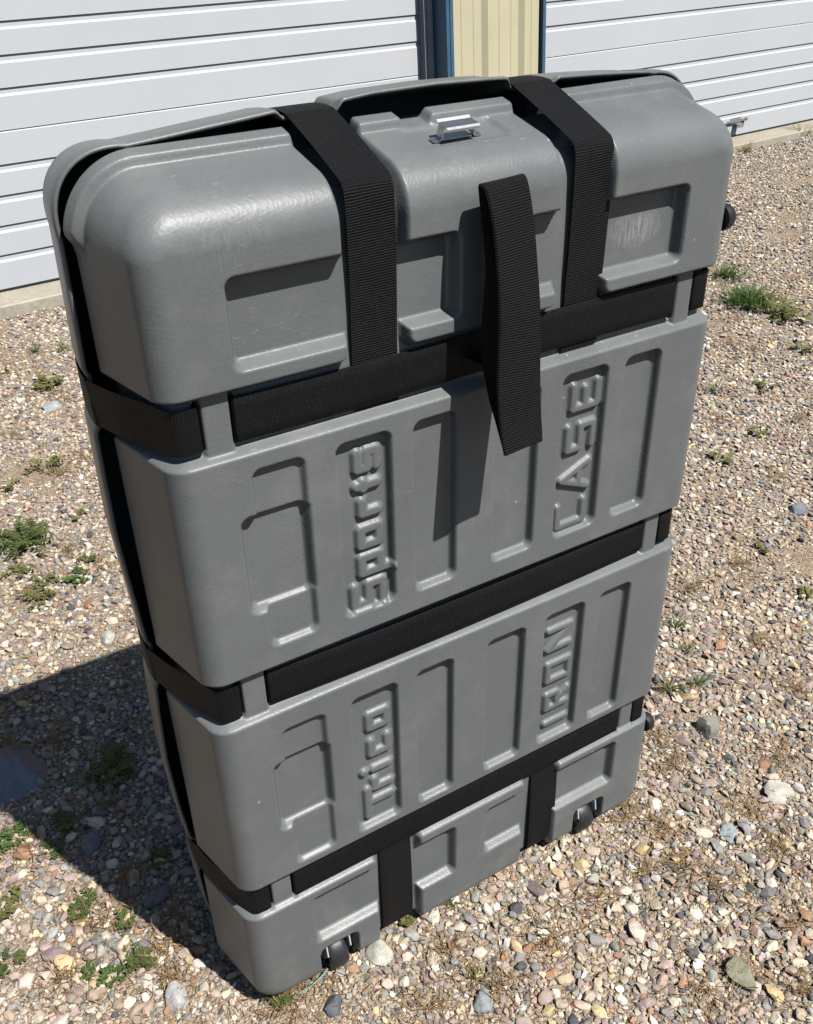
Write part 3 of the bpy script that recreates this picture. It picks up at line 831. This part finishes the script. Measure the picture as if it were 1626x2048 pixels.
# named rocks that stand out among the gravel: x, y, size, flatness, turn, colour, label
ROCKS = [(-.622, .735, .072, .20, .5, None, 'large flat slab, blue grey with a red corner, at the left edge of the shadow'),
         (.668, .075, .033, .62, .4, (.27, .26, .22), 'smooth grey egg shaped rock right of the lower right case corner'),
         (.303, -.350, .029, .60, 1.2, (.30, .29, .20), 'lumpy olive grey rock, largest near the bottom right of the picture'),
         (.655, -.125, .030, .45, .2, (.60, .56, .48), 'pale cream flat rock touching a dark green pebble on the right'),
         (-.182, -.002, .023, .55, 2.0, (.55, .54, .46), 'pale greenish white rock lying just right of the left caster'),
         (-.286, -.040, .019, .45, .7, (.13, .14, .15), 'dark charcoal rock in front of the left caster'),
         (-.088, -.168, .020, .60, .9, (.30, .33, .34), 'blue grey wedge shaped rock at the bottom edge left of centre'),
         (.500, -.145, .021, .40, .5, (.34, .40, .40), 'flat teal grey rock on the gravel right of the case'),
         (-.462, .300, .022, .65, .2, (.20, .22, .24), 'smooth slate grey rock in the case shadow near its lower left rim'),
         (-.530, .478, .022, .60, .8, (.22, .23, .25), 'rounded dark grey rock near the front edge of the case shadow'),
         (1.51, .545, .030, .40, .3, (.20, .23, .27), 'flat slate blue rock near the right picture edge, beside a thin weed'),
         (-.105, 2.41, .034, .40, .2, (.42, .44, .45), 'pale grey flat rock in the sun far left below the door'),
         (-.502, .105, .022, .60, 1.1, (.52, .50, .48), 'whitish angular rock in the sun left of the case foot'),
         (-.322, 1.06, .022, .50, .6, (.50, .50, .44), 'pale oval rock just beyond the far edge of the shadow')]
rg = np.random.default_rng(11)
placed = []
for x, y, s, fl, tz, colr, lab in ROCKS:
    v, f = stone_shape(3, rg, 16.0 if colr else 40.0)
    sy = .78 if colr else .95
    lump = 1 + .035 * np.sin(v @ np.array([5.1, 2.7, 3.3]) + x * 40) + .03 * np.sin(v @ np.array([-3.1, 6.2, 2.2]))
    v = v * lump[:, None] * np.array([s, s * sy, s * fl])
    me = np_mesh('rock', v, f); me.set_sharp_from_angle(angle=math.radians(30))
    o = link('rock', me, MAT['slab'] if colr is None else MAT['stone'], None, (x, y, s * fl * (.30 if colr else .25)))
    o.rotation_euler = (.05, -.04, tz)
    if colr: o.color = (*colr, 1)
    tag(o, lab, 'rock', 'rocks lying on the gravel')
    placed.append((x, y, s * .95))

# visible strip of ground (with a margin all round)
NC = 520000
cand = np.stack([rg.uniform(-1.7, 6.6, NC), rg.uniform(-1.3, 3.86, NC)], 1)
fy_edge = lambda x: 3.405 + (x + .02) * .066
cand = cand[cand[:, 1] < fy_edge(cand[:, 0]) - .01]
pu, pv, pd = project(np.c_[cand, np.zeros(len(cand))])
MG = 230
vis = (pd > .2) & (pu > -MG) & (pu < W_PX + MG) & (pv > 100) & (pv < H_PX + MG)
cand = cand[vis]; pu, pv, pd = pu[vis], pv[vis], pd[vis]
def bare(x, y):       # patches where dry moss and straw replace the stones
    b = np.sin(5.3 * x + 1.1 * np.sin(3.1 * y + .4)) * np.sin(6.1 * y + 1.3 * np.sin(2.7 * x)) + .5 * np.sin(13 * x + 7 * y) * np.sin(11 * y - 6 * x)
    return b
CELL = .03; grid = {}
def put(x, y, r):
    grid.setdefault((int(math.floor(x / CELL)), int(math.floor(y / CELL))), []).append((x, y, r))
for x, y, r in placed:
    for dx in np.arange(-r, r + .01, .02):
        for dy in np.arange(-r, r + .01, .02):
            if dx * dx + dy * dy <= r * r: put(x + dx, y + dy, .014)
def free(x, y, r, k):
    gx, gy = int(math.floor(x / CELL)), int(math.floor(y / CELL))
    for i in (-1, 0, 1):
        for j in (-1, 0, 1):
            for (a, b, c) in grid.get((gx + i, gy + j), ()):
                d2 = (a - x) ** 2 + (b - y) ** 2; lim = k * (r + c)
                if d2 < lim * lim: return False
    return True
stones = []      # x, y, r
pos = 0
under = lambda x, y: (-.36 < x < .37) and (.05 < y < .20)
def throw(n, r0, r1, k, cond, bare_lim):
    global pos
    got = 0
    for _ in range(n):
        if pos >= len(cand): pos = 0
        x, y = cand[pos]; d = pd[pos]; pos += 1; x += random.uniform(-.008, .008); y += random.uniform(-.008, .008)
        if not cond(d): continue
        if under(x, y) and r0 > .006: continue
        if bare_lim is not None and bare(x, y) > bare_lim: continue
        t = random.random() ** 1.8; r = r0 + (r1 - r0) * t
        if free(x, y, r, k):
            put(x, y, r); stones.append((x, y, r, d)); got += 1
    return got
n1 = throw(1700, .0105, .0150, .95, lambda d: True if d < 2.0 else random.random() < .5, 1.0)
n2 = throw(80000, .0062, .0105, .84, lambda d: True, .65)
n3 = throw(190000, .0041, .0062, .76, lambda d: d < 3.6 or random.random() < .3, 1.05)
n4 = throw(230000, .0026, .0043, .70, lambda d: d < 2.1, None)
print('stones', n1, n2, n3, n4)
ST = np.array(stones)
# apparent size decides which are built one by one
su, sv, sdp = project(np.c_[ST[:, :2], np.zeros(len(ST))])
hidden = (ST[:, 0] > -.40) & (ST[:, 0] < .42) & (ST[:, 1] > .0)
# shadow-casting case hides what lies behind it as seen from here
onframe = (su > 0) & (su < W_PX) & (sv > 0) & (sv < H_PX)
def behind_case():
    quad = [(300, 440), (545, 1960), (1275, 1590), (1470, 280)]
    inside_ = np.ones(len(su), bool)
    for i in range(4):
        (ax, ay), (bx_, by) = quad[i], quad[(i + 1) % 4]
        cr_ = (bx_ - ax) * (sv - ay) - (by - ay) * (su - ax)
        inside_ &= cr_ < 0
    return inside_
app = np.where(onframe & ~behind_case(), ST[:, 2] / sdp, 0)
order = np.argsort(-app)
single = order[:300]; rest = order[300:]
protos = []
for k in range(14):
    v, f = stone_shape(2, rg); protos.append(np_mesh('stone', v, f))
    protos[-1].materials.append(MAT['stone']); protos[-1].set_sharp_from_angle(angle=math.radians(28))
cols = stone_colors(len(ST), rg)
for q, i in enumerate(single):
    x, y, r, d = ST[i]
    o = link('stone', protos[q % 14], None, ground)
    s = r * 1.12; fz = rg.uniform(.45, .75)
    o.scale = (s * rg.uniform(.95, 1.3), s * rg.uniform(.72, .95), s * fz)
    o.location = (x, y, s * fz * rg.uniform(.25, .6))
    o.rotation_euler = (rg.uniform(-.3, .3), rg.uniform(-.3, .3), rg.uniform(0, 6.28))
    o.color = (*cols[i], 1)
VV, FF, CC = [], [], []; base = 0
fine = [stone_shape(1, rg) for _ in range(20)]
mid = [stone_shape(2, rg) for _ in range(8)]
V0, F0 = ICO[1]
bmm = bmesh.new(); bmesh.ops.create_icosphere(bmm, subdivisions=1, radius=1.0); bmm.free()
lowi = (np.array([[0, 0, -1], [.72, -.53, -.45], [-.28, -.85, -.45], [-.89, 0, -.45], [-.28, .85, -.45], [.72, .53, -.45], [.28, -.85, .45], [-.72, -.53, .45], [-.72, .53, .45], [.28, .85, .45], [.89, 0, .45], [0, 0, 1]]),
        np.array([[0, 1, 2], [1, 0, 5], [0, 2, 3], [0, 3, 4], [0, 4, 5], [1, 5, 10], [2, 1, 6], [3, 2, 7], [4, 3, 8], [5, 4, 9], [1, 10, 6], [2, 6, 7], [3, 7, 8], [4, 8, 9], [5, 9, 10], [6, 10, 11], [7, 6, 11], [8, 7, 11], [9, 8, 11], [10, 9, 11]]))
low = []
for _ in range(20):
    low.append((lowi[0] * rg.uniform(.75, 1.2, (12, 1)), lowi[1]))
def rots(n):
    a, b, c = rg.uniform(-.45, .45, n), rg.uniform(-.45, .45, n), rg.uniform(0, 2 * np.pi, n)
    ca, sa, cb, sb, cc, s_c = np.cos(a), np.sin(a), np.cos(b), np.sin(b), np.cos(c), np.sin(c)
    R = np.empty((n, 3, 3))
    R[:, 0] = np.stack([cc * cb, cc * sb * sa - s_c * ca, cc * sb * ca + s_c * sa], 1)
    R[:, 1] = np.stack([s_c * cb, s_c * sb * sa + cc * ca, s_c * sb * ca - cc * sa], 1)
    R[:, 2] = np.stack([-sb, cb * sa, cb * ca], 1)
    return R
lod = np.where((ST[:, 2] > .0062) & (ST[:, 3] < 2.4), 0, 1)
mask_rest = np.zeros(len(ST), bool); mask_rest[rest] = True
for L_, shapes in ((0, fine), (1, low)):
    ids = np.where(mask_rest & (lod == L_))[0]
    pick = rg.integers(0, len(shapes), len(ids))
    for k, (v, f) in enumerate(shapes):
        sel = ids[pick == k]
        if len(sel) == 0: continue
        r = ST[sel, 2] * 1.13
        sc3 = np.stack([r * rg.uniform(.95, 1.35, len(sel)), r * rg.uniform(.7, .98, len(sel)), r * rg.uniform(.45, .8, len(sel))], 1)
        R = rots(len(sel))
        pv3 = np.einsum('nij,nkj->nki', R, v[None] * sc3[:, None, :])
        pv3 += np.stack([ST[sel, 0], ST[sel, 1], sc3[:, 2] * rg.uniform(.1, .6, len(sel))], 1)[:, None, :]
        VV.append(pv3.reshape(-1, 3)); FF.append((f[None] + (np.arange(len(sel)) * len(v))[:, None, None] + base).reshape(-1, 3))
        CC.append(np.repeat(cols[sel], len(v), 0)); base += len(sel) * len(v)
VV = np.concatenate(VV); FF = np.concatenate(FF); CC = np.concatenate(CC)
me = np_mesh('gravel', VV, FF); me.set_sharp_from_angle(angle=math.radians(34))
at_ = me.attributes.new('stone_color', 'FLOAT_COLOR', 'POINT')
at_.data.foreach_set('color', np.c_[CC, np.ones(len(CC))].astype(np.float32).ravel())
gr = link('gravel', me, MAT['gravel'], ground); tag(gr, kind='stuff')
print('gravel tris', len(FF), 'shell faces', len(fq))

# ================================================================== DRY STRAW (stuff), WEEDS
def blade(V_, F_, p, ang, length, width, lean, curl, seg=4, rgx=random):
    """one curved tapering blade; returns nothing, appends quads"""
    b0 = len(V_)
    d = Vector((math.cos(ang), math.sin(ang), 0)); s = Vector((-math.sin(ang), math.cos(ang), 0))
    pos_ = Vector(p); el = math.pi / 2 - lean
    for i in range(seg + 1):
        t = i / seg
        w = width * (1 - t) ** .7 * (0.6 + 1.6 * t * (1 - t)) + .00025
        V_.append((pos_ - s * w)[:]); V_.append((pos_ + s * w)[:])
        el -= curl / seg
        pos_ = pos_ + (d * math.cos(el) + Vector((0, 0, 1)) * math.sin(el)) * (length / seg)
    for i in range(seg):
        F_.append((b0 + 2 * i, b0 + 2 * i + 1, b0 + 2 * i + 3, b0 + 2 * i + 2))

Vs, Fs = [], []
straw_px = [(1320, 1480), (1345, 1535), (1360, 1725), (1500, 1620), (1280, 1745), (1560, 1700), (1480, 1960), (1330, 1660), (1440, 1780), (1250, 1620), (1560, 1520), (1470, 640), (1560, 600), (1590, 560), (1460, 690), (1510, 700), (1440, 840),
            (60, 790), (110, 790), (130, 800), (30, 870), (160, 920), (120, 950), (140, 1100), (200, 1140), (60, 1190), (110, 1480), (170, 1560), (230, 1600), (60, 1700), (200, 1850), (320, 1900), (130, 1960), (350, 1960), (1000, 1980), (1100, 1880), (860, 2010), (560, 2010), (620, 1960), (900, 1900), (1200, 1800), (1400, 1980), (1580, 1850), (1600, 1980), (1480, 1130), (1560, 960), (1600, 840), (1380, 1180), (1520, 1290), (1600, 1380), (260, 1760), (360, 1830)]
def ground_at(u, v, z=0.0):
    r = CAMR.T @ np.array([(u - W_PX / 2) / FPX, (v - H_PX / 2) / FPX, 1.0]); t = (z - CAMC[2]) / r[2]
    return CAMC + t * r
rs_ = random.Random(5)
for u, v in straw_px:
    g = ground_at(u, v)
    big = rs_.uniform(.7, 1.3)
    for _ in range(int(95 * big)):
        a = rs_.uniform(0, 6.28); rr = abs(rs_.gauss(0, .038)) * big
        p = (g[0] + math.cos(a) * rr, g[1] + math.sin(a) * rr, rs_.uniform(.001, .010))
        blade(Vs, Fs, p, rs_.uniform(0, 6.28), rs_.uniform(.010, .034), rs_.uniform(.0004, .0010), rs_.uniform(.8, 1.5), rs_.uniform(-.5, .6), 3)
idxs = rg.choice(len(cand), 3600, replace=False)
for i in idxs:
    x, y = cand[i]
    if bare(x, y) < rs_.uniform(-.6, .9): continue
    for _ in range(4):
        blade(Vs, Fs, (x + rs_.gauss(0, .02), y + rs_.gauss(0, .02), rs_.uniform(.002, .011)), rs_.uniform(0, 6.28), rs_.uniform(.010, .030), rs_.uniform(.0004, .0009), rs_.uniform(1.1, 1.55), rs_.uniform(-.4, .5), 3)
for _ in range(26):      # longer loose stalks
    i = rs_.randrange(len(cand)); x, y = cand[i]
    blade(Vs, Fs, (x, y, .012), rs_.uniform(0, 6.28), rs_.uniform(.05, .11), .0011, rs_.uniform(1.35, 1.5), rs_.uniform(-.1, .15), 4)
me = np_mesh('dry_grass', np.array(Vs), np.array(Fs), smooth=False)
dg = link('dry_grass', me, MAT['straw']); tag(dg, 'dry brown straw and moss scattered between the stones', 'dry grass', kind='stuff')

def leafy(V_, F_, p, ang, length, lean, leaf, rs):
    """a stem with small oval leaves"""
    d = Vector((math.cos(ang), math.sin(ang), 0)); up = Vector((0, 0, 1))
    pos_ = Vector(p); el = math.pi / 2 - lean
    n = max(3, int(length / (leaf * .75)))
    blade(V_, F_, p, ang, length, .0007, lean, .35, 4)
    for i in range(n):
        t = (i + 1) / n
        q = Vector(p) + (d * math.cos(el - .3 * t) + up * math.sin(el - .3 * t)) * (length * t)
        for sg in (-1, 1):
            a2 = ang + sg * rs.uniform(.7, 1.5)
            dd = Vector((math.cos(a2), math.sin(a2), rs.uniform(-.1, .55))).normalized(); sd2 = dd.cross(up).normalized()
            nrm_ = sd2.cross(dd)
            L_ = leaf * rs.uniform(.7, 1.2); b0 = len(V_)
            for tt_, ww in ((0, .10), (.35, .34), (.7, .32), (1.0, .06)):
                c = q + dd * (L_ * tt_) + nrm_ * (.12 * L_ * math.sin(math.pi * tt_))
                V_.append((c - sd2 * (L_ * ww))[:]); V_.append((c + sd2 * (L_ * ww))[:])
            for k in range(3): F_.append((b0 + 2 * k, b0 + 2 * k + 1, b0 + 2 * k + 3, b0 + 2 * k + 2))

# pixel in the photo where each plant roots, spread (m), blades, blade length, kind, material, label
WEEDS = [
 ((1500, 608), .125, 380, .085, 'b', 'grass_green', 'largest bright green grass clump right of the case, lower of the pair'),
 ((1452, 556), .075, 130, .080, 'b', 'grass_green', 'tall green grass clump close to the right case edge, above the largest clump'),
 ((1560, 628), .095, 110, .045, 'l', 'grass_olive', 'olive leafy patch spreading right of the largest grass clump'),
 ((1430, 785), .030, 34, .050, 'b', 'grass_olive', 'yellow green tuft beside the right case edge level with the CASE lettering'),
 ((1530, 778), .040, 26, .035, 'l', 'grass_olive', 'sparse olive weed on open gravel below the largest grass clump'),
 ((1440, 925), .035, 30, .030, 'l', 'grass_olive', 'low olive weed right of the case, above the slate blue rock level'),
 ((1508, 868), .038, 24, .028, 'l', 'grass_olive', 'thin low weed in the right gravel between two olive weeds'),
 ((1350, 1258), .016, 22, .032, 'b', 'grass_green', 'small bright tuft right of the case, upper of the two near the middle strap'),
 ((1376, 1300), .018, 20, .030, 'b', 'grass_green', 'small bright tuft right of the case, lower of the two near the middle strap'),
 ((1336, 1380), .022, 26, .040, 'b', 'grass_deep', 'broad leaved green tuft touching the lower right case edge'),
 ((1390, 1372), .020, 22, .040, 'b', 'grass_green', 'green tuft just right of the broad leaved tuft'),
 ((1612, 1195), .020, 20, .030, 'l', 'grass_olive', 'small olive weed cut by the right picture edge'),
 ((1600, 272), .060, 60, .110, 'b', 'grass_olive', 'tall pale grass against the concrete footing at far right'),
 ((1492, 304), .045, 36, .090, 'b', 'straw', 'dry pale grass at the footing beside the upper right case corner'),
 ((1600, 705), .045, 30, .030, 'l', 'grass_olive', 'low weed at the right picture edge below the olive patch'),
 ((1520, 1102), .018, 18, .022, 'l', 'grass_olive', 'tiny weed alone in the gravel right of the middle strap'),
 ((75, 704), .028, 24, .055, 'b', 'grass_green', 'upright green tuft near the footing, left of the case'),
 ((130, 700), .026, 20, .050, 'b', 'grass_olive', 'slim tuft between the upright tuft and the case rim'),
 ((14, 745), .034, 26, .045, 'b', 'grass_olive', 'olive tuft at the left picture edge below the footing'),
 ((97, 775), .055, 46, .050, 'l', 'grass_olive', 'yellow green leafy weed left of the upper strap'),
 ((90, 934), .055, 44, .030, 'l', 'grass_olive', 'dull olive weed on the gravel left of the second panel'),
 ((15, 976), .035, 26, .030, 'l', 'grass_olive', 'small dull weed at the left edge above the dark green mat'),
 ((48, 1088), .075, 170, .026, 'l', 'grass_deep', 'dense dark green mat with yellow tips at the left edge'),
 ((175, 1122), .020, 40, .022, 'l', 'grass_deep', 'small round dark green weed right of the dense mat'),
 ((40, 1150), .034, 34, .024, 'l', 'grass_olive', 'pale weed just below the dense mat at the left edge'),
 ((92, 1168), .034, 30, .028, 'l', 'grass_olive', 'middle one of three pale weeds below the dense mat'),
 ((160, 1158), .030, 40, .026, 'l', 'grass_green', 'bushy green weed, rightmost below the dense mat'),
 ((80, 1204), .040, 40, .026, 'l', 'grass_olive', 'pale spreading weed closest to the far edge of the shadow'),
 ((155, 1034), .020, 18, .028, 'l', 'grass_olive', 'little weed left of the case between mat and second panel'),
 ((225, 1542), .055, 110, .022, 'l', 'grass_deep', 'largest dark green weed inside the case shadow'),
 ((140, 1652), .030, 50, .022, 'l', 'grass_deep', 'dark weed at the front edge of the shadow'),
 ((330, 1724), .026, 40, .020, 'l', 'grass_deep', 'dark weed in the shadow close to the lower left rim'),
 ((14, 1506), .030, 40, .022, 'l', 'grass_olive', 'weed beside the flat slab at the left edge'),
 ((32, 1674), .034, 70, .018, 'l', 'grass_green', 'bright green weed at the left edge in front of the shadow'),
 ((108, 1704), .018, 40, .016, 'l', 'grass_green', 'small green weed on the sunlit side of the shadow edge'),
 ((175, 1802), .020, 44, .018, 'l', 'grass_deep', 'round leaved weed beside a tan rock left of the case foot'),
 ((158, 1830), .018, 36, .018, 'l', 'grass_deep', 'round leaved weed just below the tan rock'),
 ((12, 1822), .030, 46, .022, 'l', 'grass_olive', 'weed cut by the left picture edge near the bottom'),
 ((252, 1850), .020, 40, .016, 'l', 'grass_deep', 'low weed near the shadow edge left of the case foot'),
 ((278, 1922), .026, 60, .018, 'l', 'grass_deep', 'brightest bushy weed left of the case foot'),
 ((180, 1948), .012, 24, .015, 'l', 'grass_green', 'tiny green sprig near the bottom left'),
 ((222, 1958), .020, 40, .017, 'l', 'grass_green', 'small spreading weed at the bottom left beside a bushy one'),
 ((10, 1932), .026, 40, .020, 'l', 'grass_deep', 'weed at the very left edge near the bottom corner'),
 ((560, 1998), .018, 46, .016, 'l', 'grass_deep', 'green weed under the lower left corner of the case'),
 ((950, 1960), .018, 34, .018, 'b', 'grass_olive', 'fine olive grass sprig in front of the case at the bottom'),
 ((900, 1812), .014, 26, .022, 'b', 'grass_olive', 'small tuft at the foot of the case between the upright straps'),
 ((812, 1846), .012, 22, .020, 'l', 'grass_olive', 'yellowish sprig at the foot of the left upright strap'),
]
for q, ((u, v), spread, nb, L_, kind, mt, lab) in enumerate(WEEDS):
    rw = random.Random(100 + q); g = ground_at(u, v)
    Vw, Fw = [], []
    if kind == 'b':
        for _ in range(nb):
            a = rw.uniform(0, 6.28); rr = abs(rw.gauss(0, .45)) * spread
            blade(Vw, Fw, (math.cos(a) * rr, math.sin(a) * rr, 0), a + rw.gauss(0, .8), L_ * rw.uniform(.5, 1.25), L_ * rw.uniform(.016, .040) + .0004, rw.uniform(.15, 1.0), rw.uniform(.2, 1.3), 5)
    else:
        for _ in range(max(5, nb // 3)):
            a = rw.uniform(0, 6.28); rr = abs(rw.gauss(0, .35)) * spread
            leafy(Vw, Fw, (math.cos(a) * rr, math.sin(a) * rr, .002), a + rw.gauss(0, .7), spread * rw.uniform(.35, 1.0), rw.uniform(.5, 1.35), L_ * rw.uniform(.28, .48), rw)
    nm = 'grass_tuft' if kind == 'b' else 'weed'
    me = np_mesh(nm, np.array(Vw), np.array(Fw), smooth=False)
    o = link(nm, me, MAT[mt], None, (g[0], g[1], .004))
    tag(o, lab, 'grass' if kind == 'b' else 'weed', 'weeds growing in the gravel')

# green twine by the left caster
cu = []
for u, v, z in ((655, 1938, .012), (648, 1948, .016), (636, 1960, .017), (622, 1972, .016), (606, 1982, .014), (596, 1988, .008)):
    g = ground_at(u, v, z); cu.append(g)
bm = bmesh.new(); ring = []
for i, c in enumerate(cu):
    t = Vector(cu[min(i + 1, len(cu) - 1)] - cu[max(i - 1, 0)]).normalized(); a = t.orthogonal().normalized(); b = t.cross(a)
    R_ = .0019 if i < 2 else .0013
    ring.append([bm.verts.new(Vector(c) + a * math.cos(k * 1.0472) * R_ + b * math.sin(k * 1.0472) * R_) for k in range(6)])
for i in range(len(ring) - 1):
    for k in range(6): bm.faces.new((ring[i][k], ring[i][(k + 1) % 6], ring[i + 1][(k + 1) % 6], ring[i + 1][k]))
bm.faces.new(ring[0][::-1]); bm.faces.new(ring[-1])
tw = bm_obj('twine', bm, MAT['twine'], smooth=True)
tag(tw, 'short piece of pale green twine on the gravel beside the left caster', 'twine')
